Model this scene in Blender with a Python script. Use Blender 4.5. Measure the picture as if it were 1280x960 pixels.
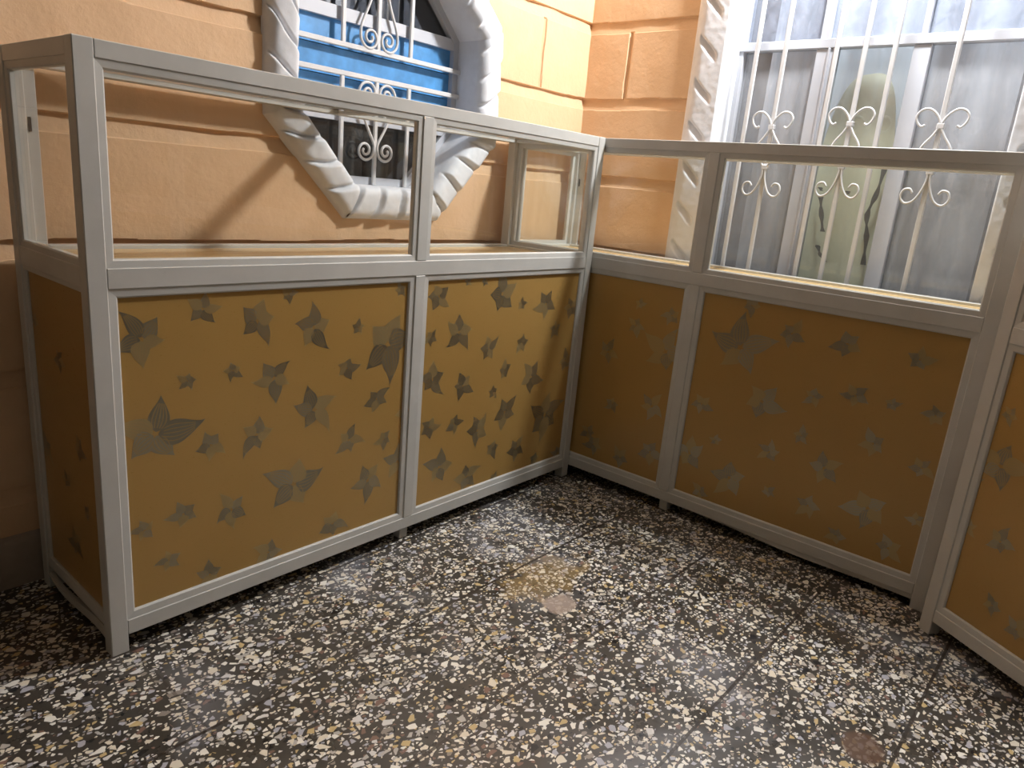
import bpy, math, random
from mathutils import Vector, Matrix, noise
for o in list(bpy.data.objects): bpy.data.objects.remove(o)
SC = bpy.context.scene; COL = SC.collection
PI = math.pi
# ------------------------------------------------------------------ camera
CX, CY, CZ, YAW, PITCH, ROLL, FPX = -0.42057, -1.18485, 0.85102, 0.88419, -0.26620, 0.09045, 906.2
d = Vector((math.sin(YAW)*math.cos(PITCH), math.cos(YAW)*math.cos(PITCH), math.sin(PITCH)))
r0 = d.cross(Vector((0, 0, 1))).normalized(); u0 = r0.cross(d)
cr, sr = math.cos(ROLL), math.sin(ROLL)
rv = cr*r0 + sr*u0; uv_ = -sr*r0 + cr*u0
cam = bpy.data.cameras.new('camera'); camo = bpy.data.objects.new('camera', cam); COL.objects.link(camo)
camo.matrix_world = Matrix(((rv.x, uv_.x, -d.x, CX), (rv.y, uv_.y, -d.y, CY), (rv.z, uv_.z, -d.z, CZ), (0, 0, 0, 1)))
cam.sensor_fit = 'HORIZONTAL'; cam.sensor_width = 36; cam.lens = FPX/1280*36; cam.clip_start = 0.01
SC.camera = camo
# ------------------------------------------------------------------ light
SC.view_settings.view_transform = 'Standard'; SC.view_settings.look = 'None'
SC.cycles.transparent_max_bounces = 40; SC.cycles.max_bounces = 14; SC.cycles.diffuse_bounces = 6
SC.view_settings.exposure = 0.22; SC.view_settings.gamma = 1.0; SC.view_settings.use_curve_mapping = False
W = bpy.data.worlds.new('world'); SC.world = W; W.use_nodes = True
W.node_tree.nodes['Background'].inputs[0].default_value = (1.0, 0.86, 0.62, 1)
W.node_tree.nodes['Background'].inputs[1].default_value = 0.075
LAMP = (1.59, -0.55, 1.87)
lp = bpy.data.lights.new('wall_lamp_light', 'POINT'); lp.energy = 84; lp.color = (0.955, 0.98, 1.0); lp.shadow_soft_size = 0.055
lo = bpy.data.objects.new('wall_lamp_light', lp); COL.objects.link(lo); lo.location = LAMP
# ------------------------------------------------------------------ helpers
def tag(o, label=None, cat=None, group=None, kind=None):
    if label: o['label'] = label
    if cat: o['category'] = cat
    if group: o['group'] = group
    if kind: o['kind'] = kind
    return o

class MB:
    def __init__(s): s.v = []; s.f = []; s.m = []; s.sm = []
    def add(s, vs, fs, mi=0, smooth=False):
        n = len(s.v); s.v += [tuple(v) for v in vs]
        for f in fs: s.f.append([n+i for i in f]); s.m.append(mi); s.sm.append(smooth)
        return s
    def box(s, a, b, mi=0, bev=0.0, xf=None):
        x0, x1 = sorted((a[0], b[0])); y0, y1 = sorted((a[1], b[1])); z0, z1 = sorted((a[2], b[2]))
        if bev <= 0:
            vs = [(x, y, z) for z in (z0, z1) for y in (y0, y1) for x in (x0, x1)]
            fs = [(0, 2, 3, 1), (4, 5, 7, 6), (0, 1, 5, 4), (2, 6, 7, 3), (0, 4, 6, 2), (1, 3, 7, 5)]
        else:
            e = min(bev, (x1-x0)*.45, (y1-y0)*.45, (z1-z0)*.45)
            vs = []; idx = {}
            for sx in (0, 1):
                for sy in (0, 1):
                    for sz in (0, 1):
                        X = (x0, x1)[sx]; Y = (y0, y1)[sy]; Z = (z0, z1)[sz]
                        ix = X + (e if sx == 0 else -e); iy = Y + (e if sy == 0 else -e); iz = Z + (e if sz == 0 else -e)
                        for ax, p in (('x', (X, iy, iz)), ('y', (ix, Y, iz)), ('z', (ix, iy, Z))):
                            idx[(sx, sy, sz, ax)] = len(vs); vs.append(p)
            fs = []
            I = lambda *k: idx[k]
            for q in (0, 1):
                fs.append((I(q,0,0,'x'), I(q,1,0,'x'), I(q,1,1,'x'), I(q,0,1,'x')))
                fs.append((I(0,q,0,'y'), I(1,q,0,'y'), I(1,q,1,'y'), I(0,q,1,'y')))
                fs.append((I(0,0,q,'z'), I(1,0,q,'z'), I(1,1,q,'z'), I(0,1,q,'z')))
            for p in (0, 1):
                for q in (0, 1):
                    fs.append((I(p,q,0,'x'), I(p,q,1,'x'), I(p,q,1,'y'), I(p,q,0,'y')))
                    fs.append((I(p,0,q,'x'), I(p,1,q,'x'), I(p,1,q,'z'), I(p,0,q,'z')))
                    fs.append((I(0,p,q,'y'), I(1,p,q,'y'), I(1,p,q,'z'), I(0,p,q,'z')))
                    for t in (0, 1): fs.append((I(p,q,t,'x'), I(p,q,t,'y'), I(p,q,t,'z')))
        if xf: vs = [xf(Vector(v)) for v in vs]
        return s.add(vs, fs, mi)
    def tube(s, pts, r, n=8, mi=0, closed=False):
        pts = [Vector(p) for p in pts]; vs = []; fs = []; k = len(pts); prev = None
        for i, p in enumerate(pts):
            t = (pts[min(i+1, k-1)] - pts[max(i-1, 0)]).normalized()
            if prev is None:
                a = Vector((0, 0, 1)) if abs(t.z) < .9 else Vector((1, 0, 0))
                x = t.cross(a).normalized()
            else:
                x = (prev - t*prev.dot(t)).normalized()
            prev = x; y = t.cross(x)
            for j in range(n):
                an = 2*PI*j/n; vs.append(p + r*(math.cos(an)*x + math.sin(an)*y))
        for i in range(k-1):
            for j in range(n):
                fs.append((i*n+j, i*n+(j+1) % n, (i+1)*n+(j+1) % n, (i+1)*n+j))
        fs.append(tuple(range(n-1, -1, -1))); fs.append(tuple((k-1)*n+j for j in range(n)))
        return s.add(vs, fs, mi, True)
    def build(s, name, mats, parent=None, fix=True):
        me = bpy.data.meshes.new(name); me.from_pydata(s.v, [], s.f)
        if not isinstance(mats, (list, tuple)): mats = [mats]
        for m in mats: me.materials.append(m)
        for p, mi, sm in zip(me.polygons, s.m, s.sm): p.material_index = mi; p.use_smooth = sm
        if fix:
            import bmesh
            bm = bmesh.new(); bm.from_mesh(me); bmesh.ops.recalc_face_normals(bm, faces=bm.faces); bm.to_mesh(me); bm.free()
        o = bpy.data.objects.new(name, me); COL.objects.link(o)
        if parent: o.parent = parent
        return o

def empty(name, loc=(0, 0, 0), rz=0.0):
    o = bpy.data.objects.new(name, None); COL.objects.link(o); o.location = loc; o.rotation_euler = (0, 0, rz); o.empty_display_size = .05
    return o

def spline(P, n=8):
    out = []
    P = [Vector(p) for p in P]
    for i in range(len(P)-1):
        a = P[max(i-1, 0)]; b = P[i]; c = P[i+1]; e = P[min(i+2, len(P)-1)]
        for k in range(n):
            t = k/n
            out.append(.5*((2*b) + (c-a)*t + (2*a-5*b+4*c-e)*t*t + (3*b-a-3*c+e)*t**3))
    out.append(P[-1]); return out

# ------------------------------------------------------------------ materials
class NT:
    def __init__(s, name):
        s.m = bpy.data.materials.new(name); s.m.use_nodes = True; s.t = s.m.node_tree; s.t.nodes.clear()
        s.out = s.n('ShaderNodeOutputMaterial')
    def n(s, ty, **kw):
        nd = s.t.nodes.new(ty)
        for k, v in kw.items(): setattr(nd, k, v)
        return nd
    def l(s, a, b): s.t.links.new(a, b)
    def coord(s): return s.n('ShaderNodeTexCoord').outputs['Object']
    def noise(s, scale, detail=4, rough=.5, vec=None, dist=0):
        nd = s.n('ShaderNodeTexNoise'); nd.inputs['Scale'].default_value = scale; nd.inputs['Detail'].default_value = detail
        nd.inputs['Roughness'].default_value = rough; nd.inputs['Distortion'].default_value = dist
        s.l(vec or s.coord(), nd.inputs['Vector']); return nd.outputs['Fac']
    def ramp(s, fac, stops, interp='LINEAR'):
        r = s.n('ShaderNodeValToRGB'); cr = r.color_ramp; cr.interpolation = interp
        while len(cr.elements) < len(stops): cr.elements.new(.5)
        for e, (p, c) in zip(cr.elements, stops): e.position = p; e.color = (c[0], c[1], c[2], 1) if not isinstance(c, (int, float)) else (c, c, c, 1)
        s.l(fac, r.inputs[0]); return r.outputs[0]
    def math(s, op, a, b=None):
        nd = s.n('ShaderNodeMath', operation=op)
        for i, q in enumerate((a, b)):
            if q is None: continue
            if isinstance(q, (int, float)): nd.inputs[i].default_value = q
            else: s.l(q, nd.inputs[i])
        return nd.outputs[0]
    def mix(s, fac, a, b):
        nd = s.n('ShaderNodeMix', data_type='RGBA')
        for i, q in ((0, fac), (6, a), (7, b)):
            if isinstance(q, (int, float)): nd.inputs[i].default_value = q
            elif isinstance(q, tuple): nd.inputs[i].default_value = (*q, 1)
            else: s.l(q, nd.inputs[i])
        return nd.outputs[2]
    def bump(s, h, strength, dist):
        b = s.n('ShaderNodeBump'); b.inputs['Strength'].default_value = strength; b.inputs['Distance'].default_value = dist
        s.l(h, b.inputs['Height']); return b.outputs[0]
    def prin(s, color, rough=.5, metal=0.0, normal=None, spec=.5):
        p = s.n('ShaderNodeBsdfPrincipled')
        for k, q in (('Base Color', color), ('Roughness', rough), ('Metallic', metal), ('Specular IOR Level', spec)):
            if isinstance(q, tuple): p.inputs[k].default_value = (*q, 1)
            elif isinstance(q, (int, float)): p.inputs[k].default_value = q
            else: s.l(q, p.inputs[k])
        if normal: s.l(normal, p.inputs['Normal'])
        s.l(p.outputs[0], s.out.inputs[0]); return p

def m_plain(name, c, rough=.5, metal=0.0, var=.08, scale=20, bump=0.0, spec=.5):
    t = NT(name); f = t.noise(scale, 4)
    a = tuple(x*(1-var) for x in c); b = tuple(min(1, x*(1+var)) for x in c)
    col = t.ramp(f, [(.3, a), (.7, b)])
    nm = t.bump(t.noise(scale*12, 3), .4, bump) if bump else None
    t.prin(col, rough, metal, nm, spec); return t.m

def m_wall():
    t = NT('peach plaster')
    big = t.noise(2.2, 5, .6); fine = t.noise(70, 5, .65); mid = t.noise(14, 4)
    c = t.ramp(big, [(.3, (.66, .43, .25)), (.7, (.73, .49, .30))])
    c = t.mix(t.math('MULTIPLY', t.ramp(mid, [(.52, 0.0), (.72, 1.0)]), .22), c, (.78, .56, .37))
    h = t.math('ADD', t.math('MULTIPLY', fine, .35), mid)
    t.prin(c, .72, 0, t.bump(h, .55, .006), .3); return t.m

def m_whiteplaster(name='white plaster', c=(.70, .71, .745)):
    t = NT(name)
    f = t.noise(45, 5, .65); g = t.noise(16, 5, .6)
    col = t.ramp(g, [(.28, tuple(x*.86 for x in c)), (.6, c)])
    dirt = t.ramp(t.noise(60, 3, .6), [(.70, 0.0), (.76, 1.0)])
    col = t.mix(t.math('MULTIPLY', dirt, .45), col, (.40, .36, .31))
    t.prin(col, .65, 0, t.bump(t.math('ADD', f, t.math('MULTIPLY', g, 1.0)), .35, .002), .3); return t.m

def m_floor():
    t = NT('terrazzo')
    co = t.coord()
    wn = t.n('ShaderNodeTexNoise'); wn.inputs['Scale'].default_value = 55; wn.inputs['Detail'].default_value = 2; t.l(co, wn.inputs['Vector'])
    wob = t.n('ShaderNodeVectorMath', operation='MULTIPLY_ADD'); t.l(wn.outputs['Color'], wob.inputs[0]); wob.inputs[1].default_value = (.004, .004, 0); t.l(co, wob.inputs[2])
    base = t.ramp(t.noise(5, 4), [(.3, (.044, .038, .031)), (.7, (.072, .064, .054))])
    col = base
    cols = [(0.0, (.78, .71, .58)), (.26, (.88, .85, .77)), (.44, (.50, .47, .43)), (.56, (.45, .45, .50)), (.66, (.58, .44, .22)), (.74, (.30, .26, .22)), (.80, (.72, .70, .68)), (.90, (.012, .012, .014)), (.96, (.22, .13, .10))]
    dens = t.noise(7, 3)
    for sc, keep, edge, rnd in ((128, .44, .15, .9), (80, .42, .14, .9), (54, .26, .14, .9)):
        mp = t.n('ShaderNodeMapping'); t.l(wob.outputs[0], mp.inputs[0]); mp.inputs['Location'].default_value = (sc*.013, sc*.037, 0); mp.inputs['Rotation'].default_value = (0, 0, sc*.1); mp.inputs['Scale'].default_value = (1.0, 1.25, 1)
        v = t.n('ShaderNodeTexVoronoi', voronoi_dimensions='2D', feature='F1'); v.inputs['Scale'].default_value = sc; v.inputs['Randomness'].default_value = rnd
        e = t.n('ShaderNodeTexVoronoi', voronoi_dimensions='2D', feature='DISTANCE_TO_EDGE'); e.inputs['Scale'].default_value = sc; e.inputs['Randomness'].default_value = rnd
        t.l(mp.outputs[0], v.inputs['Vector']); t.l(mp.outputs[0], e.inputs['Vector'])
        sep = t.n('ShaderNodeSeparateColor'); t.l(v.outputs['Color'], sep.inputs[0])
        k = t.math('LESS_THAN', sep.outputs[0], t.math('ADD', t.math('MULTIPLY', t.math('SUBTRACT', dens, .5), .5), keep))
        q = t.math('ADD', t.math('MULTIPLY', sep.outputs[2], .12), edge)
        msk = t.n('ShaderNodeMapRange'); t.l(t.math('SUBTRACT', e.outputs['Distance'], q), msk.inputs[0]); msk.inputs[1].default_value = -.015; msk.inputs[2].default_value = .015
        chip = t.ramp(sep.outputs[1], cols, 'CONSTANT')
        col = t.mix(t.math('MULTIPLY', k, msk.outputs[0]), col, chip)
    # bluish and yellowish clouds in the chips, worn cement spots
    sx = t.n('ShaderNodeSeparateXYZ'); t.l(co, sx.inputs[0])
    def spot(x, y, rx, ry, jit):
        a = t.math('DIVIDE', t.math('SUBTRACT', sx.outputs[0], x), rx); b = t.math('DIVIDE', t.math('SUBTRACT', sx.outputs[1], y), ry)
        dd = t.math('ADD', t.math('ADD', t.math('MULTIPLY', a, a), t.math('MULTIPLY', b, b)), t.math('MULTIPLY', t.math('SUBTRACT', t.noise(26, 4), .5), jit))
        return t.ramp(dd, [(.55, 1.0), (1.0, 0.0)])
    col = t.mix(t.math('MULTIPLY', spot(.735, -.425, .042, .036, 2.0), .85), col, (.40, .31, .25))
    col = t.mix(t.math('MULTIPLY', spot(.775, -1.03, .045, .036, 1.2), .9), col, (.13, .075, .05))
    col = t.mix(t.math('MULTIPLY', spot(.80, -.33, .13, .08, 3.0), .30), col, (.55, .36, .12))
    cloud = t.ramp(t.noise(3.2, 3, .55, None, .6), [(.56, 0.0), (.70, 1.0)])
    col = t.mix(t.math('MULTIPLY', cloud, .18), col, (.50, .52, .60))
    # tile joints
    def joint(c, off, sp):
        m = t.math('FRACT', t.math('DIVIDE', t.math('ADD', c, off), sp))
        return t.math('LESS_THAN', t.math('ABSOLUTE', t.math('SUBTRACT', m, .5)), .011)
    jy = joint(sx.outputs[1], .537+.135, .2685); jx = joint(sx.outputs[0], .10, .2685)
    jm = t.math('MULTIPLY', t.math('MAXIMUM', jy, t.math('MULTIPLY', jx, .45)), .9)
    col = t.mix(jm, col, (.035, .026, .02))
    rg = t.ramp(t.noise(9, 5, .6), [(.35, .24), (.7, .46)])
    t.prin(col, rg, 0, t.bump(t.noise(120, 2), .12, .001), .5); return t.m

def m_frame():
    t = NT('off white painted aluminium')
    mp = t.n('ShaderNodeMapping'); t.l(t.coord(), mp.inputs[0]); mp.inputs['Scale'].default_value = (1, 1, 1)
    f = t.noise(9, 5, .6, mp.outputs[0]); g = t.noise(38, 5, .7, mp.outputs[0])
    col = t.ramp(f, [(.3, (.53, .52, .49)), (.7, (.60, .59, .56))])
    sm = t.math('MULTIPLY', t.ramp(g, [(.68, 0.0), (.78, 1.0)]), .25)
    col = t.mix(sm, col, (.30, .27, .23))
    t.prin(col, .42, 0, None, .45); return t.m

def m_gold():
    t = NT('gold laminate')
    f = t.noise(3, 3); mp = t.n('ShaderNodeMapping'); t.l(t.coord(), mp.inputs[0]); mp.inputs['Scale'].default_value = (60, 60, 220)
    g = t.noise(3, 3, .6, mp.outputs[0])
    col = t.ramp(f, [(.3, (.42, .253, .076)), (.7, (.455, .278, .087))])
    t.prin(col, t.ramp(g, [(.2, .27), (.8, .29)]), .1, None, .5); return t.m

def m_print(name, c, metal, rough):
    t = NT(name)
    t.prin(c, rough, metal, None, .5); return t.m

def m_glass(name, tint=(.97, .985, .98), dust=.03, dcol=(.6, .6, .58), streak=None, rough=0.0, base=.045):
    t = NT(name)
    tr = t.n('ShaderNodeBsdfTransparent'); tr.inputs[0].default_value = (*tint, 1)
    gl = t.n('ShaderNodeBsdfGlossy'); gl.inputs['Roughness'].default_value = rough
    lw = t.n('ShaderNodeLayerWeight'); lw.inputs[0].default_value = .5
    fr = t.math('ADD', t.math('MULTIPLY', t.math('POWER', lw.outputs['Facing'], 5.0), .9), base)
    mx = t.n('ShaderNodeMixShader'); t.l(fr, mx.inputs[0]); t.l(tr.outputs[0], mx.inputs[1]); t.l(gl.outputs[0], mx.inputs[2])
    df = t.n('ShaderNodeBsdfDiffuse'); df.inputs[0].default_value = (*dcol, 1)
    mp = t.n('ShaderNodeMapping'); t.l(t.coord(), mp.inputs[0]); mp.inputs['Scale'].default_value = streak or (1, 1, 1)
    nz = t.noise(6, 6, .65, mp.outputs[0], .6)
    fac = t.ramp(nz, [(.3, dust*.6), (.75, dust*1.5)])
    m2 = t.n('ShaderNodeMixShader'); t.l(fac, m2.inputs[0]); t.l(mx.outputs[0], m2.inputs[1]); t.l(df.outputs[0], m2.inputs[2])
    t.l(m2.outputs[0], t.out.inputs[0]); return t.m

def m_wood():
    t = NT('pale wood grain')
    mp = t.n('ShaderNodeMapping'); t.l(t.coord(), mp.inputs[0]); mp.inputs['Scale'].default_value = (1.2, 26, 10)
    g = t.noise(2.6, 5, .6, mp.outputs[0], .8)
    col = t.ramp(g, [(.25, (.46, .29, .12)), (.5, (.66, .46, .22)), (.75, (.76, .58, .32))])
    t.prin(col, .22, 0, None, .5); return t.m

M = dict(wall=m_wall(), white=m_whiteplaster(), floor=m_floor(), frame=m_frame(), gold=m_gold(), wood=m_wood(),
    p0=m_print('silver print deep', (.31, .29, .225), .88, .34), p1=m_print('silver print mid', (.40, .365, .27), .85, .34),
    p2=m_print('silver print pale', (.44, .34, .17), .55, .32), vein=m_print('print vein gold', (.47, .34, .16), .45, .34),
    glass=m_glass('clear glass', (.985, .992, .987), dust=.007, base=.032),
    wglass=m_glass('dusty window glass', (.90, .91, .92), .20, (.72, .72, .75), (2.0, 5.0, 1.0), .05, .06),
    mglass=m_glass('clearer window glass', (.90, .92, .92), .07, (.7, .7, .72), (2.0, 5.0, 1.0), .03, .05),
    tglass=m_glass('obscure window glass', (.86, .89, .93), .22, (.52, .55, .64), (3.0, 6.0, 4.0), .12, .06),
    dglass=m_glass('dark window glass', (.30, .31, .33), .10, (.10, .10, .11), None, .02, .10),
    winwhite=m_plain('white window paint', (.50, .51, .55), .4, 0, .04), bar=m_plain('white grille paint', (.60, .59, .59), .45, 0, .05),
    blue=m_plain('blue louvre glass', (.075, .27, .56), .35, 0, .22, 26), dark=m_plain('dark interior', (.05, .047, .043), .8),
    curtain=m_plain('grey curtain cloth', (.60, .60, .61), .85, 0, .10, 8), cloth=m_plain('pale green cloth', (.86, .82, .60), .8, 0, .06, 9),
    stain=m_plain('dark stain', (.06, .055, .045), .8), board=m_plain('dull board', (.10, .075, .05), .8),
    base=m_plain('grey skirting paint', (.34, .27, .22), .7, 0, .2, 12, .003), ceil=m_plain('white ceiling paint', (.34, .33, .31), .8),
    black=m_plain('black lock', (.03, .03, .03), .4))

# ------------------------------------------------------------------ setting
YW, XW, HT = 0.3552, 1.7055, 2.5
mb = MB(); mb.box((-3.2, -3.8, -.06), (XW+.25, YW+.3, 0)); tag(mb.build('floor', M['floor']), kind='structure')
mb = MB(); mb.box((-3.2, -3.8, HT), (XW+.9, YW+1.2, HT+.06)); tag(mb.build('ceiling', M['ceil']), kind='structure')

GROOVES = [1.875, 1.632, 1.368, 1.135, .892, .662, .420, .185]
def grv(a, z, joints):
    """depth of the raked joints in the plaster at (a, z)"""
    dmax = 0.0
    for g in GROOVES:
        w = noise.noise(Vector((a*5, g*7, 0)))*.004
        u = (g + .018 + w - z)
        if 0 <= u <= .036:
            dd = .013 if u < .006 else .013*(1-(u-.006)/.030*.75)
            dmax = max(dmax, dd*(0.75+.35*noise.noise(Vector((a*9, g*3, 2)))))
    for (ja, z0, z1) in joints:
        if z0 <= z <= z1:
            u = abs(a - ja - noise.noise(Vector((z*9, ja, 0)))*.003)
            if u < .008: dmax = max(dmax, .009*(1-u/.008*.5))
    return dmax

def wall_grid(amin, amax, joints, inside, P, name):
    zs = set([0.0, HT]); z = 0.0
    while z < HT: zs.add(round(z, 4)); z += .03
    for g in GROOVES:
        for k in range(-14, 15): zs.add(round(g + k*.002, 4))
    zs = sorted(zs)
    As = []; a = amin
    while a < amax-1e-6: As.append(round(a, 4)); a += .0125
    As.append(amax)
    for (ja, _, _) in joints:
        for k in range(-6, 7): As.append(round(ja + k*.0022, 4))
    As = sorted(set(As))
    vs = [P(a, z, -grv(a, z, joints) + .0018*noise.noise(Vector((a*11, z*11, 5)))) for z in zs for a in As]
    n = len(As); fs = []
    for i in range(len(zs)-1):
        for j in range(n-1):
            ca = (As[j]+As[j+1])/2; cz = (zs[i]+zs[i+1])/2
            if inside(ca, cz): continue
            fs.append((i*n+j, i*n+j+1, (i+1)*n+j+1, (i+1)*n+j))
    mb = MB(); mb.add(vs, fs); o = mb.build(name, M['wall'], fix=False)
    tag(o, kind='structure'); return o

PA = lambda a, z, h: (a, YW-h, z)            # h = out of the wall towards the camera side
PB = lambda a, z, h: (XW-h, -a, z)
OC, OZ, OAP, IAP = .882, 1.112, .378, .293
def oct_in(a, z, ap):
    x, y = abs(a-OC), abs(z-OZ)
    return x < ap and y < ap and (x+y)*math.sqrt(.5) < ap
wall_grid(-3.2, XW+.02, [(1.462, 1.155, 1.352)], lambda a, z: oct_in(a, z, OAP-.03), PA, 'wall_left')
BO0, BO1, BZ0, BZ1 = .14, .893, .47, 1.76
wall_grid(-YW-.02, 3.8, [(-.197, 1.155, 1.352)], lambda a, z: BO0-.03 < a < BO1+.03 and BZ0-.03 < z < BZ1+.03, PB, 'wall_right')
# dim rooms behind the two windows
mb = MB()
def room(x0, x1, y0, y1, z0, z1, skip):
    vs = [(x, y, z) for z in (z0, z1) for y in (y0, y1) for x in (x0, x1)]
    fs = {'z0': (0, 2, 3, 1), 'z1': (4, 5, 7, 6), 'y0': (0, 1, 5, 4), 'y1': (2, 6, 7, 3), 'x0': (0, 4, 6, 2), 'x1': (1, 3, 7, 5)}
    mb.add(vs, [f for k, f in fs.items() if k != skip])
room(.2, 1.55, YW+.14, YW+1.1, .3, 2.0, 'y0'); room(XW+.14, XW+.75, -1.25, .1, .2, 2.1, 'x0')
tag(mb.build('wall_back', M['dark'], fix=False), kind='structure')
# skirting band at the foot of the left wall
mb = MB(); vs = []; n = 0
xs = [-3.2+.05*i for i in range(98)]
for x in xs:
    w = .004*noise.noise(Vector((x*6, 1, 0)))
    vs += [(x, YW+.01, .108+w), (x, YW-.010, .104+w), (x, YW-.014+w*.5, .09), (x, YW-.012, 0.0)]
mb.add(vs, [(4*i+k, 4*i+k+1, 4*i+k+5, 4*i+k+4) for i in range(len(xs)-1) for k in range(3)], smooth=True)
tag(mb.build('baseboard_left', M['base'], fix=False), kind='structure')

# rope-moulded plaster surrounds
def surround(outer, inner, P, name, style, period, hgt, depth, step=.0036, nt=28):
    SL = [-1.0, -1.0, -.25, .35, .8, .8, .4, -.6]
    mb = MB(); k = len(outer); run = 0.0
    for i in range(k):
        o0, o1 = Vector(outer[i]), Vector(outer[(i+1) % k]); i0, i1 = Vector(inner[i]), Vector(inner[(i+1) % k])
        L = (o1-o0).length; ns = max(2, int(L/step)); vs = []; fs = []
        for s in range(ns+1):
            f = s/ns
            po = o0.lerp(o1, f); pi = i0.lerp(i1, f)
            for q in range(nt+1):
                t = q/nt; p = po.lerp(pi, t)
                w = noise.noise(Vector((p[0]*16, p[1]*16, 3)))*.10
                if style == 'rope':
                    B = max(0, 1-(2*t-1)**4)**.6
                    ph = ((run + f*L)/period + SL[i]*t + w) % 1.0
                    saw = min(1, ph*7.0)*min(1, (1-ph)*9.0)*(1-.50*ph)
                    h = hgt*B*(.52+.52*saw)
                else:
                    B = math.sin(min(1, t/.42)*PI/2)**.8
                    h = hgt*B
                    # slanted slashes, deep at the top edge and rising to the lower lip
                    dz = (-(p[1]) - (t-.50)*.105)/period + w*.35
                    ph = dz % 1.0
                    e = max(0, 1-((t-.52)/.27)**2)
                    if ph < .20: h -= hgt*.60*e**.5*(1-ph/.20)
                    elif ph > .94: h -= hgt*.60*e**.5*((ph-.94)/.06)
                h += .0007*noise.noise(Vector((p[0]*60, p[1]*60, 9)))
                if q == 0: h = -.004
                vs.append(P(p[0], p[1], h))
            vs.append(P(pi[0], pi[1], -.003 if style == 'rope' else -.003)); vs.append(P(pi[0], pi[1], -depth))
        m = nt+3
        for s in range(ns):
            for q in range(m-1): fs.append((s*m+q, s*m+q+1, (s+1)*m+q+1, (s+1)*m+q))
        run += L
        mb.add(vs, fs, 0, True)
    o = mb.build(name, M['white'], fix=False); tag(o, kind='structure'); return o
def octv(ap):
    h = ap*math.tan(PI/8)
    return [(OC-ap, OZ+h), (OC-ap, OZ-h), (OC-h, OZ-ap), (OC+h, OZ-ap), (OC+ap, OZ-h), (OC+ap, OZ+h), (OC+h, OZ+ap), (OC-h, OZ+ap)]
surround(octv(OAP), octv(IAP), PA, 'trim_1', 'rope', .088, .036, .12)
RW = .112
surround([(BO0-RW, BZ1+RW), (BO0-RW, BZ0-RW), (BO1+RW, BZ0-RW), (BO1+RW, BZ1+RW)], [(BO0, BZ1), (BO0, BZ0), (BO1, BZ0), (BO1, BZ1)], PB, 'trim_2', 'slash', .118, .026, .12)

# window 1: octagonal, aluminium frame with dark and blue panes
w1 = tag(empty('window_1', (OC, YW+.09, OZ)), kind='structure')
YP = YW+.088
mb = MB()
oo = octv(IAP+.004); ii = octv(IAP-.020)
for i in range(8):
    j = (i+1) % 8; ring = []
    for (p, y) in ((oo[i], YP-.012), (ii[i], YP-.012), (ii[i], YP+.02), (oo[i], YP+.02), (oo[j], YP-.012), (ii[j], YP-.012), (ii[j], YP+.02), (oo[j], YP+.02)):
        ring.append((p[0]-OC, y-(YW+.09), p[1]-OZ))
    mb.add(ring, [(0, 1, 5, 4), (1, 2, 6, 5), (2, 3, 7, 6), (3, 0, 4, 7)])
mb.build('window_frame', M['winwhite'], w1)
def oct_band(z0, z1, y0, y1, ap):
    h = ap*math.tan(PI/8)
    def hw(z):
        q = abs(z-OZ); return ap if q <= h else ap-(q-h)
    zz = sorted(set([z0, z1] + [z for z in (OZ-h, OZ+h) if z0 < z < z1]))
    poly = [(OC+hw(z), z) for z in zz] + [(OC-hw(z), z) for z in reversed(zz)]
    n = len(poly); vs = [(a-OC, y-(YW+.09), z-OZ) for y in (y0, y1) for a, z in poly]
    return MB().add(vs, [tuple(range(n-1, -1, -1)), tuple(range(n, 2*n))] + [(i, (i+1) % n, n+(i+1) % n, n+i) for i in range(n)])
AP2 = IAP-.012
oct_band(1.206, 1.236, YP-.010, YP+.016, AP2).build('transom', M['winwhite'], w1)
oct_band(.972, .993, YP-.010, YP+.016, AP2).build('transom', M['winwhite'], w1)
tag(oct_band(1.236, OZ+AP2-.002, YP+.004, YP+.008, AP2).build('pane', M['dglass'], w1), 'dark glass pane above the transom')
for (z0, z1) in ((.993, 1.075), (1.077, 1.142), (1.144, 1.206)):
    oct_band(z0, z1, YP+.003, YP+.007, AP2).build('louvre_pane', M['blue'], w1)['label'] = 'blue louvre pane'
tag(oct_band(OZ-AP2+.002, .972, YP+.004, YP+.008, AP2).build('pane', M['dglass'], w1), 'dark glass pane below the transom')
# objects seen dimly behind the lower dark pane are left as the dim room itself

# window 2: large sliding window
w2 = tag(empty('window_2', (XW+.095, -.515, BZ0)), kind='structure')
XP = XW+.095
def wbox(a0, a1, z0, z1, x0, x1, bev=.0015):
    return MB().box((x0-XP, -a0+.515, z0-BZ0), (x1-XP, -a1+.515, z1-BZ0), 0, bev)
fr = MB()
for (a0, a1, z0, z1) in ((BO0-.004, BO0+.014, BZ0, BZ1), (BO1-.008, BO1+.004, BZ0, BZ1), (BO0, BO1, BZ1-.03, BZ1), (BO0, BO1, BZ0, BZ0+.03)):
    fr.box((XP-.018-XP, -a0+.515, z0-BZ0), (.02, -a1+.515, z1-BZ0), 0, .0015)
fr.build('window_frame', M['winwhite'], w2)
wbox(BO0, BO1, 1.293, 1.317, XP-.022, XP+.012).build('transom', M['winwhite'], w2)
def mull(a0, a1, z0, z1, dx=0.0, lines=True):
    mb = wbox(a0, a1, z0, z1, XP-.018+dx, XP+.012)
    if lines:
        mb.box((XP-.024+dx-XP, -(a0+(a1-a0)*.58)+.515, z0-BZ0), (0, -(a0+(a1-a0)*.70)+.515, z1-BZ0), 0, .001)
        mb.box((XP-.024+dx-XP, -(a0+(a1-a0)*.88)+.515, z0-BZ0), (0, -a1+.515, z1-BZ0), 0, .001)
    return mb
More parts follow.
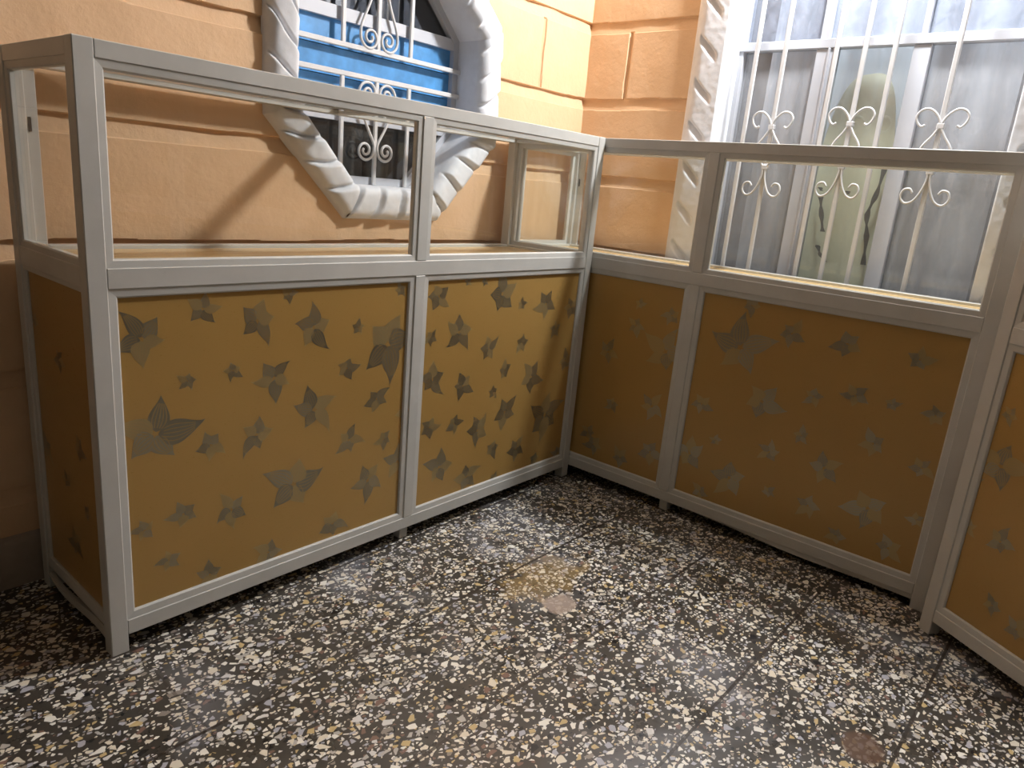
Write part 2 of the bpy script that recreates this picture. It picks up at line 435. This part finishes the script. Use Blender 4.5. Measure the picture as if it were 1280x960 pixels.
mull(.372, .396, 1.317, BZ1-.03, 0, False).build('mullion', M['winwhite'], w2); mull(.628, .642, 1.317, BZ1-.03, 0, False).build('mullion', M['winwhite'], w2)
mull(.368, .424, BZ0+.03, 1.293).build('sash_stile', M['winwhite'], w2); mull(.617, .659, BZ0+.03, 1.293, 0, False).build('sash_stile', M['winwhite'], w2)
ed = [(BO0+.012, .372), (.396, .628), (.642, BO1-.006)]
for a0, a1 in ed: tag(wbox(a0, a1, 1.317, BZ1-.03, XP-.002, XP+.001, 0).build('pane', M['tglass'], w2), 'obscure glass pane above the transom')
for a0, a1, gm in ((BO0+.012, .368, 'wglass'), (.424, .617, 'mglass'), (.659, BO1-.006, 'wglass')): wbox(a0, a1, BZ0+.03, 1.293, XP-.002, XP+.001, 0).build('pane', M[gm], w2)

# curtains and cloth behind window 2
def sheet(name, a0, a1, z0, z1, x, amp, freq, mat, top=None, seed=0, parent=None):
    mb = MB(); na, nz = 90, 40; vs = []
    for i in range(nz+1):
        for j in range(na+1):
            a = a0+(a1-a0)*j/na; zt = z1 if top is None else top(j/na)
            z = z0+(zt-z0)*i/nz
            y = amp*(math.sin(a*freq+seed)+.6*math.sin(a*freq*1.7+2*z+seed)) + amp*.8*noise.noise(Vector((a*7, z*3, seed)))
            vs.append((x+y, -a, z))
    n = na+1; nv = len(vs)
    vs += [(p[0]+.003, p[1], p[2]) for p in vs]
    fs = []
    for i in range(nz):
        for j in range(na):
            q = (i*n+j, i*n+j+1, (i+1)*n+j+1, (i+1)*n+j); fs.append(q); fs.append(tuple(nv+w for w in reversed(q)))
    mb.add(vs, fs, 0, True); return mb.build(name, mat, parent, fix=False)
cu = sheet('curtain', BO0+.035, BO1-.04, BZ0-.05, BZ1+.1, XW+.215, .014, 34, M['curtain'], None, 1)
tag(cu, 'grey gathered curtain hanging behind the large barred window', 'curtain')
def topf(t): return .62+.60*max(0.0, 1-abs((t-.52)/.52)**3.4)**.55 + .03*t
cl = sheet('hanging_cloth', .385, .612, BZ0-.02, 1.2, XW+.150, .006, 20, M['cloth'], topf, 4)
tag(cl, 'pale green cloth with a rounded top hanging in the middle of the large window', 'cloth')
for i, (pts) in enumerate([[(.436, .905), (.446, .86), (.462, .80)], [(.455, .76), (.468, .735), (.486, .715)], [(.596, 1.0), (.588, .92), (.575, .86), (.585, .80), (.592, .72)], [(.43, .925), (.436, .915)], [(.51, .92), (.512, .91)]]):
    mbs = MB(); P = spline([(XW+.1325, -a, z) for a, z in pts], 4)
    vs = []; fs = []
    for k, p in enumerate(P):
        w = .0055*(1.0+.5*math.sin(k*1.7)); vs += [(p[0], p[1]-w, p[2]), (p[0], p[1]+w, p[2])]
    mbs.add(vs, [(2*k, 2*k+1, 2*k+3, 2*k+2) for k in range(len(P)-1)]); s_ = mbs.build('stain', M['stain'], cl, fix=False)

# ------------------------------------------------------------------ grilles
def spiral(cx, cz, R, th0, dirn, turns=1.55, r1=.006, n=40):
    out = []
    for k in range(n+1):
        f = k/n; th = th0 + dirn*2*PI*turns*f; r = R + (r1-R)*f**.85
        out.append((cx+r*math.cos(th), cz+r*math.sin(th)))
    return out
g1 = tag(empty('window_grille', (OC-.025, YW+.045, OZ)), 'white iron grille with curled scrolls in the octagonal window', 'grille')
YG = .425; gx, gy, gz = OC-.025, YW+.045, OZ
L1 = lambda a, z, dy=0: (CX+(a-CX)*1.0158-gx, YG+dy-gy, CZ+(z-CZ)*1.0158-gz)
def vbar(a, z0, z1, w=.0065): return MB().box(L1(a-w, z0, -.004), L1(a+w, z1, .004), 0, .002)
for z in (1.146, 1.081):
    MB().box(L1(.589, z-.006, -.005), L1(1.158, z+.006, .005), 0, .0015).build('crossbar', M['bar'], g1)
for a in (.749, .857, .966):
    zt = 1.395 if a == .857 else OZ+IAP-.02-max(0, abs(a-OC)-.121)
    vbar(a, 1.146, zt, .006).build('bar', M['bar'], g1); vbar(a, .819, 1.081, .006).build('bar', M['bar'], g1)
for sgn in (-1, 1):
    c = .857+sgn*.029; th0 = PI if sgn < 0 else 0.0
    pts = spline([(.857+sgn*.006, 1.34), (.857+sgn*.03, 1.262), (.857+sgn*.055, 1.205), (c+sgn*.030, 1.178)], 8)
    pts = [(p[0], p[1]) for p in [(q.x, q.y) for q in [Vector((p_[0], p_[1])) for p_ in pts]]] if False else [(p[0], p[1]) for p in pts]
    pts += spiral(c, 1.176, .030, th0, -sgn, 1.6)[1:]
    MB().tube([L1(a, z, -.004) for a, z in pts], .0036).build('scroll', M['bar'], g1)
    low = list(reversed(spiral(c, 1.046, .030, th0, sgn, 1.6)))
    c2 = .857+sgn*.034
    low += [(p[0], p[1]) for p in spline([(c+sgn*.030, 1.046), (.857+sgn*.052, 1.01), (.857+sgn*.03, .965), (.857+sgn*.007, .925), (c2-sgn*.028, .908)], 8)][1:]
    low += spiral(c2, .906, .028, 0.0 if sgn < 0 else PI, sgn, 1.6)[1:]
    MB().tube([L1(a, z, -.004) for a, z in low], .0036).build('scroll', M['bar'], g1)

g2 = tag(empty('window_grille', (1.72, -.515, BZ0)), 'white iron bars with small open scrolls in front of the large window', 'grille')
L2 = lambda a, z, dx=0: (dx, -a+.515, z-BZ0)
for a in (.222, .304, .444, .517, .590, .734, .812):
    if a == .812: continue
    MB().box(L2(a-.0062, BZ0+.002, -.004), L2(a+.0062, BZ1-.002, .004), 0, .002).build('bar', M['bar'], g2)
for z in (BZ0+.06, BZ1-.05): MB().box(L2(BO0, z-.006, .004), L2(BO1, z+.006, .010), 0, .0015).build('crossbar', M['bar'], g2)
for k, (a0, zz, sq) in enumerate(((.304, 0.0, 1.0), (.517, .012, 1.0), (.735, .010, 1.0))):
    for sgn in (-1, 1):
        S = lambda da, z: (a0+sgn*da, z+zz)
        pts = [S(.036, 1.078), S(.044, 1.074), S(.054, 1.084), S(.058, 1.100), S(.048, 1.114), S(.030, 1.116), S(.012, 1.102), S(.002, 1.080), S(.012, 1.055), S(.030, 1.030), S(.034, 1.015), S(.022, .990), S(.006, .968), S(.004, .945), S(.012, .915), S(.026, .892), S(.044, .886), S(.056, .900), S(.052, .918), S(.038, .922), S(.030, .912)]
        P = spline([(a, z, 0) for a, z in pts], 5)
        MB().tube([L2(p[0], p[1], -.006) for p in P], .0030).build('scroll', M['bar'], g2)
    for zt in (1.076, .966):
        MB().box(L2(a0-.009, zt+zz-.007, -.009), L2(a0+.009, zt+zz+.007, .006), 0, .002).build('collar', M['bar'], g2)

# ------------------------------------------------------------------ display counters
FL_AL = [(0.079,0.558,0.053,42),(0.182,0.601,0.033),(0.285,0.572,0.049,86),(0.152,0.477,0.021),(0.236,0.484,0.022),(0.093,0.391,0.079,70),(0.191,0.35,0.032),(0.282,0.351,0.045),(0.407,0.549,0.053,10),(0.515,0.539,0.019),(0.596,0.496,0.084,78),(0.319,0.458,0.047,58),(0.489,0.455,0.033),(0.41,0.378,0.059,34),(0.571,0.373,0.039),(0.658,0.327,0.039),(0.499,0.293,0.042),(0.597,0.274,0.029),(0.35,0.617,0.02),(0.365,0.226,0.073),(0.229,0.21,0.041),(0.137,0.229,0.033),(0.068,0.219,0.026),(0.108,0.147,0.025),(0.183,0.089,0.03),(0.555,0.185,0.051),(0.641,0.209,0.048),(0.462,0.107,0.042),(0.307,0.092,0.036),(0.626,0.613,0.021),(0.497,0.635,0.013)]
FL_AR = [(0.743,0.592,0.042),(0.817,0.501,0.053),(0.964,0.584,0.065),(1.047,0.554,0.021),(1.15,0.548,0.051),(1.206,0.473,0.028),(1.269,0.531,0.04),(0.725,0.496,0.025),(0.929,0.447,0.04),(1.062,0.449,0.033),(0.738,0.394,0.051),(0.844,0.362,0.042),(0.999,0.38,0.031),(1.114,0.346,0.056),(1.27,0.372,0.039),(0.961,0.327,0.022),(1.014,0.262,0.055),(1.196,0.219,0.084),(0.737,0.274,0.037),(0.822,0.266,0.032),(0.91,0.231,0.047),(0.779,0.16,0.054),(0.881,0.108,0.051),(0.974,0.165,0.033),(1.077,0.142,0.042),(1.167,0.091,0.028),(0.994,0.076,0.022),(1.28,0.085,0.032),(0.837,0.622,0.015),(0.897,0.619,0.014)]
FL_BL = [(0.496,0.504,0.033),(0.599,0.45,0.074),(0.581,0.289,0.045),(0.595,0.157,0.046),(0.502,0.11,0.036),(0.406,0.123,0.039),(0.416,0.411,0.042),(0.381,0.154,0.03),(0.5,0.566,0.02),(0.452,0.262,0.028),(0.602,0.551,0.032)]
FL_BR = [(0.804,0.505,0.092),(0.883,0.383,0.06),(1.004,0.428,0.029),(0.926,0.26,0.035),(0.995,0.324,0.027),(1.061,0.261,0.043),(0.836,0.16,0.06),(0.715,0.19,0.057),(1.043,0.156,0.038),(1.175,0.198,0.061),(1.155,0.352,0.037),(1.096,0.452,0.033),(0.925,0.566,0.038),(1.235,0.119,0.038),(1.261,0.327,0.032),(0.942,0.156,0.021),(0.782,0.249,0.019),(0.726,0.335,0.034),(0.762,0.093,0.029),(1.276,0.206,0.022),(0.815,0.616,0.029),(1.174,0.453,0.021),(1.263,0.45,0.028),(1.055,0.567,0.04),(1.207,0.563,0.034),(1.121,0.104,0.028)]
FL_CC = [(0.075,0.408,0.062),(0.116,0.267,0.033),(0.044,0.264,0.023),(0.065,0.51,0.021),(0.033,0.365,0.018),(0.137,0.139,0.024),(0.193,0.123,0.029)]
FL_AE = [(0.16,0.154,0.038),(0.272,0.304,0.034),(0.172,0.496,0.027),(0.11,0.354,0.031),(0.18,0.27,0.023),(0.277,0.546,0.021),(0.094,0.239,0.019)]
def petal(cx, cz, ang, L, wd, bend):
    """leaf-shaped petal with a pointed bent tip"""
    n = 9; le, ri, mid = [], [], []
    for i in range(n+1):
        t = i/n
        w = wd*(math.sin(PI*min(1, t)**.78) if t < 1 else 0)**.9*(1-.42*t)*(1-.45*t**4)*1.24
        off = bend*L*1.25*t**3
        px = .06*L + t*L*.94
        mid.append((px, off)); le.append((px, off+w)); ri.append((px, off-w))
    ca, sa = math.cos(ang), math.sin(ang)
    T = lambda p: (cx+p[0]*ca-p[1]*sa, cz+p[0]*sa+p[1]*ca)
    return [T(p) for p in le], [T(p) for p in ri], [T(p) for p in mid]

def clip_poly(poly, u0, u1, z0, z1):
    def cut(P, f, itx):
        out = []
        for i in range(len(P)):
            a, b = P[i-1], P[i]
            fa, fb = f(a), f(b)
            if fb >= 0:
                if fa < 0: out.append(itx(a, b, fa, fb))
                out.append(b)
            elif fa >= 0: out.append(itx(a, b, fa, fb))
        return out
    it = lambda a, b, fa, fb: (a[0]+(b[0]-a[0])*fa/(fa-fb), a[1]+(b[1]-a[1])*fa/(fa-fb))
    for f in (lambda p: p[0]-u0, lambda p: u1-p[0], lambda p: p[1]-z0, lambda p: z1-p[1]):
        if len(poly) < 3: return []
        poly = cut(poly, f, it)
    return poly

def panel_mesh(u0, u1, z0, z1, P, flowers, seed):
    """a laminate panel; P(u, z, d) maps to counter space, d = depth behind the face"""
    R = random.Random(seed); mb = MB()
    vs = [P(u, z, dd) for dd in (0, .006) for (u, z) in ((u0, z0), (u1, z0), (u1, z1), (u0, z1))]
    mb.add(vs, [(0, 1, 2, 3), (7, 6, 5, 4), (0, 4, 5, 1), (1, 5, 6, 2), (2, 6, 7, 3), (3, 7, 4, 0)], 0)
    lay = [0]
    def put(poly, mi, dd):
        poly = clip_poly(poly, u0+.001, u1-.001, z0+.001, z1-.001)
        if len(poly) >= 3: mb.add([P(u, z, -dd) for u, z in poly], [tuple(range(len(poly)))], mi)
    for fl in flowers:
        fu, fz, fr = fl[:3]
        base = math.radians(fl[3]) if len(fl) > 3 else R.uniform(0, 2*PI); lay[0] += 1; b0 = R.choice((-1, 1))
        nP = 5 if fr < .075 or R.random() < .6 else 6
        tones = [1, 2, 1, 3, 2, 3]; R.shuffle(tones); big = R.randrange(nP)
        for k in range(nP):
            an = base + 2*PI*k/nP + R.uniform(-.16, .16)
            L = fr*(1.12 if k == big else R.uniform(.66, 1.0)); wd = fr*R.uniform(.23, .31)
            le, ri, mi_ = petal(fu, fz, an, L, wd, b0*R.uniform(.04, .30))
            dd = .00010+.00002*k+.00001*(lay[0] % 7)
            tn = tones[k % 6]
            n = len(le)
            for i in range(n-1):
                put([le[i], le[i+1], ri[i+1], ri[i]], tn, dd)
            if fr > .016:
                for fr_ in (-.62, -.3, .02, .34, .66):
                    vp = []
                    for i in range(1, n-2):
                        q = (fr_+1)/2; c = (le[i][0]*(1-q)+ri[i][0]*q, le[i][1]*(1-q)+ri[i][1]*q)
                        vp.append(c)
                    hw = fr*.010
                    for i in range(len(vp)-1):
                        dx, dz = vp[i+1][0]-vp[i][0], vp[i+1][1]-vp[i][1]; ll = math.hypot(dx, dz) or 1
                        nx, nz = -dz/ll*hw, dx/ll*hw
                        put([(vp[i][0]+nx, vp[i][1]+nz), (vp[i+1][0]+nx, vp[i+1][1]+nz), (vp[i+1][0]-nx, vp[i+1][1]-nz), (vp[i][0]-nx, vp[i][1]-nz)], 4, dd+.00012)
    return mb

def bead(u0, u1, z0, z1, w, P, dep=.009):
    """mitred glazing bead: sloped ring"""
    mb = MB(); o = [(u0, z0), (u1, z0), (u1, z1), (u0, z1)]; i_ = [(u0+w, z0+w), (u1-w, z0+w), (u1-w, z1-w), (u0+w, z1-w)]
    m_ = [(u0+w*.82, z0+w*.82), (u1-w*.82, z0+w*.82), (u1-w*.82, z1-w*.82), (u0+w*.82, z1-w*.82)]
    for k in range(4):
        j = (k+1) % 4
        a = [P(*o[k], .0022), P(*o[j], .0022), P(*m_[j], .0034), P(*m_[k], .0034), P(*i_[k], .006), P(*i_[j], .006), P(*i_[k], .006+dep), P(*i_[j], .006+dep), P(*o[k], .006+dep), P(*o[j], .006+dep)]
        mb.add(a, [(0, 1, 2, 3), (3, 2, 5, 4), (4, 5, 7, 6), (6, 7, 9, 8), (8, 9, 1, 0)])
    return mb

PW = .0287
def counter(name, label, loc, rz, L, D, MID, panels, ends, seed, extra=None):
    root = empty(name, loc, rz); tag(root, label, 'display counter')
    F = M['frame']
    PF = lambda u, z, dd: (u, dd, z)
    PK = lambda u, z, dd: (u, D-dd, z)
    PL = lambda u, z, dd: (dd, u, z)
    PR = lambda u, z, dd: (L-dd, u, z)
    H = 1.0
    for (u, v) in ((0, 0), (L-PW, 0), (0, D-PW), (L-PW, D-PW), (MID, 0), (MID, D-PW)):
        if u != MID:
            MB().box((u, v, 0), (u+PW, v+PW, H), 0, .0014).build('post', F, root); continue
        MB().box((u, v, .0612), (u+PW, v+PW, .6428), 0, .0014).build('post', F, root)
        if v == 0: MB().box((u, v, .6752), (u+PW, v+PW, .9738), 0, .0014).build('post', F, root)
        s_ = .012 if v == 0 else -.012
        fb = MB().box((u+.002, v+s_+.001, 0), (u+PW-.002, v+s_+PW-.003, .0358), 0, .0014); fb.build('foot', F, root)
    zr = (('bottom_rail', .033, .061), ('middle_rail', .643, .675), ('top_rail', .974, 1.0))
    for nm, z0, z1 in zr:
        for v in (0, D-PW):
            if nm == 'top_rail':
                MB().box((PW+.0006, v+.0006, z0), (L-PW-.0006, v+PW-.0006, z1-.0004), 0, .0012).build(nm, F, root)
            else:
                for a, b in ((PW, L-PW),):
                    MB().box((a+.0005, v+.0004, z0), (b-.0005, v+PW-.0004, z1), 0, .0010).build(nm, F, root)
        for u in (0, L-PW):
            if nm == 'bottom_rail' and extra == 'loose' and u == 0: continue
            MB().box((u+.0006, PW+.0005, z0), (u+PW-.0006, D-PW-.0005, z1 - (.0006 if nm == 'top_rail' else 0)), 0, .0010).build(nm, F, root)
    MB().box((MID+.002, PW+.001, .975), (MID+PW-.002, D-PW-.001, .998), 0, .001).build('cross_rail', F, root)
    # beads, panes, panels on the front
    for q, (a, b) in enumerate(((PW, MID), (MID+PW, L-PW))):
        bd = bead(a, b, .675, .974, .0135, PF).build('glazing_bead', F, root)
        MB().box((a+.008, .0085, .680), (b-.008, .0115, .969)).build('glass_pane', M['glass'], root)
        bead(a, b, .061, .643, .0150, PF).build('panel_bead', F, root)
        pm = panel_mesh(a+.006, b-.006, .064, .640, lambda u, z, dd: (u, .0085+dd, z), panels[q], seed+q)
        pm.build('front_panel', [M['gold'], M['p0'], M['p1'], M['p2'], M['vein']], root, fix=False)
        # back: sheet below, sliding glass above
        MB().box((a, D-.016, .061), (b, D-.010, .643)).build('back_panel', M['board'], root)
    # ends
    for u, PE, fl in ((0, PL, ends[0]), (1, PR, ends[1])):
        bead(PW, D-PW, .675, .974, .0120, PE).build('glazing_bead', F, root)
        MB().box(PE(PW+.006, .680, .0085), PE(D-PW-.006, .969, .0115)).build('glass_pane', M['glass'], root)
        bead(PW, D-PW, .061, .643, .0100, PE).build('panel_bead', F, root)
        pm = panel_mesh(PW+.004, D-PW-.004, .064, .640, (lambda q_: lambda a_, z, dd: q_(a_, z, .0085+dd))(PE), fl, seed+5+u)
        pm.build('side_panel', [M['gold'], M['p0'], M['p1'], M['p2'], M['vein']], root, fix=False)
    MB().box((.012, .012, .652), (L-.012, D-.008, .668), 0, .001).build('display_shelf', M['wood'], root)
    MB().box((.010, .012, .036), (L-.010, D-.017, .044)).build('bottom_board', M['board'], root)
    for a, b in ((PW*.5, MID+PW*.5), (MID+PW*.5, L-PW*.5)):
        MB().box((a+.001, PW*.4, .9785), (b-.001, D-PW*.4, .9825)).build('glass_top', M['glass'], root)
    # stile of the sliding back door at the left end
    st = MB().box((PW, D-.020, .675), (PW+.020, D-.010, .974), 0, .001).build('door_stile', F, root)
    MB().box((PW+.004, D-.0215, .868), (PW+.009, D-.0199, .892)).build('lock', M['black'], st)
    if extra == 'loose':
        # the strip under the left end has come loose and sags
        mb = MB(); n = 14
        for z0, z1, sag, tw in ((.050, .061, 0.0, 0), (.022, .046, .020, 1)):
            vs = []
            for i in range(n+1):
                f = i/n; v = PW+.0008+(D-2*PW-.0016)*f
                dz = -sag*math.sin(f*PI)*.45 - (.010*f if tw else 0)
                th = (z1-z0)*(1-.75*f if tw else 1)
                x = .002+.004*math.sin(f*6)*tw
                vs += [(x, v, z1+dz), (x, v, z1-th+dz), (x+.009, v, z1-th+dz), (x+.009, v, z1+dz)]
            fs = [(4*i+k, 4*i+(k+1) % 4, 4*i+4+(k+1) % 4, 4*i+4+k) for i in range(n) for k in range(4)] + [(0, 1, 2, 3), (4*n+3, 4*n+2, 4*n+1, 4*n)]
            mb.add(vs, fs)
        ls = mb.build('loose_strip', F, root); ls['label'] = 'loose sagging strip under the side panel'
    if extra == 'lip':
        mb = MB(); n = 20; vs = []
        for i in range(n+1):
            f = i/n; u = .72+(L-PW-.001-.72)*f
            dz = .012*(1-math.sin(min(1, f*1.35)*PI/2))
            vs += [(u, .004, .0328), (u, .006+.004*math.sin(f*9), .0185+dz), (u, .010+.004*math.sin(f*9), .0185+dz), (u, .010, .0328)]
        mb.add(vs, [(4*i+k, 4*i+(k+1) % 4, 4*i+4+(k+1) % 4, 4*i+4+k) for i in range(n) for k in range(4)] + [(0, 1, 2, 3), (4*n+3, 4*n+2, 4*n+1, 4*n)])
        ls = mb.build('loose_strip', F, root); ls['label'] = 'dull loose strip hanging under the bottom rail'
    return root
CL, CD = 1.335, .328
counter('display_counter', 'aluminium and glass display counter with gold flowered panels under the octagonal window', (0, 0, 0), 0, CL, CD, .6615, (FL_AL, FL_AR), (FL_AE, []), 11, 'loose')
rzB = -PI/2
counter('display_counter', 'aluminium display counter with shaded brown flowered panels in front of the large barred window', (CL+.002, .3305, 0), rzB, CL, CD, .6435, (FL_BL, FL_BR), ([], []), 31, 'lip')
th = math.radians(56.5)
counter('display_counter', 'partly cropped display counter set at an angle at the right edge of the photo', (1.2625, -1.0105, 0), math.atan2(-math.sin(th), -math.cos(th)), CL, CD, .6615, (FL_CC, FL_BR), ([], []), 51)
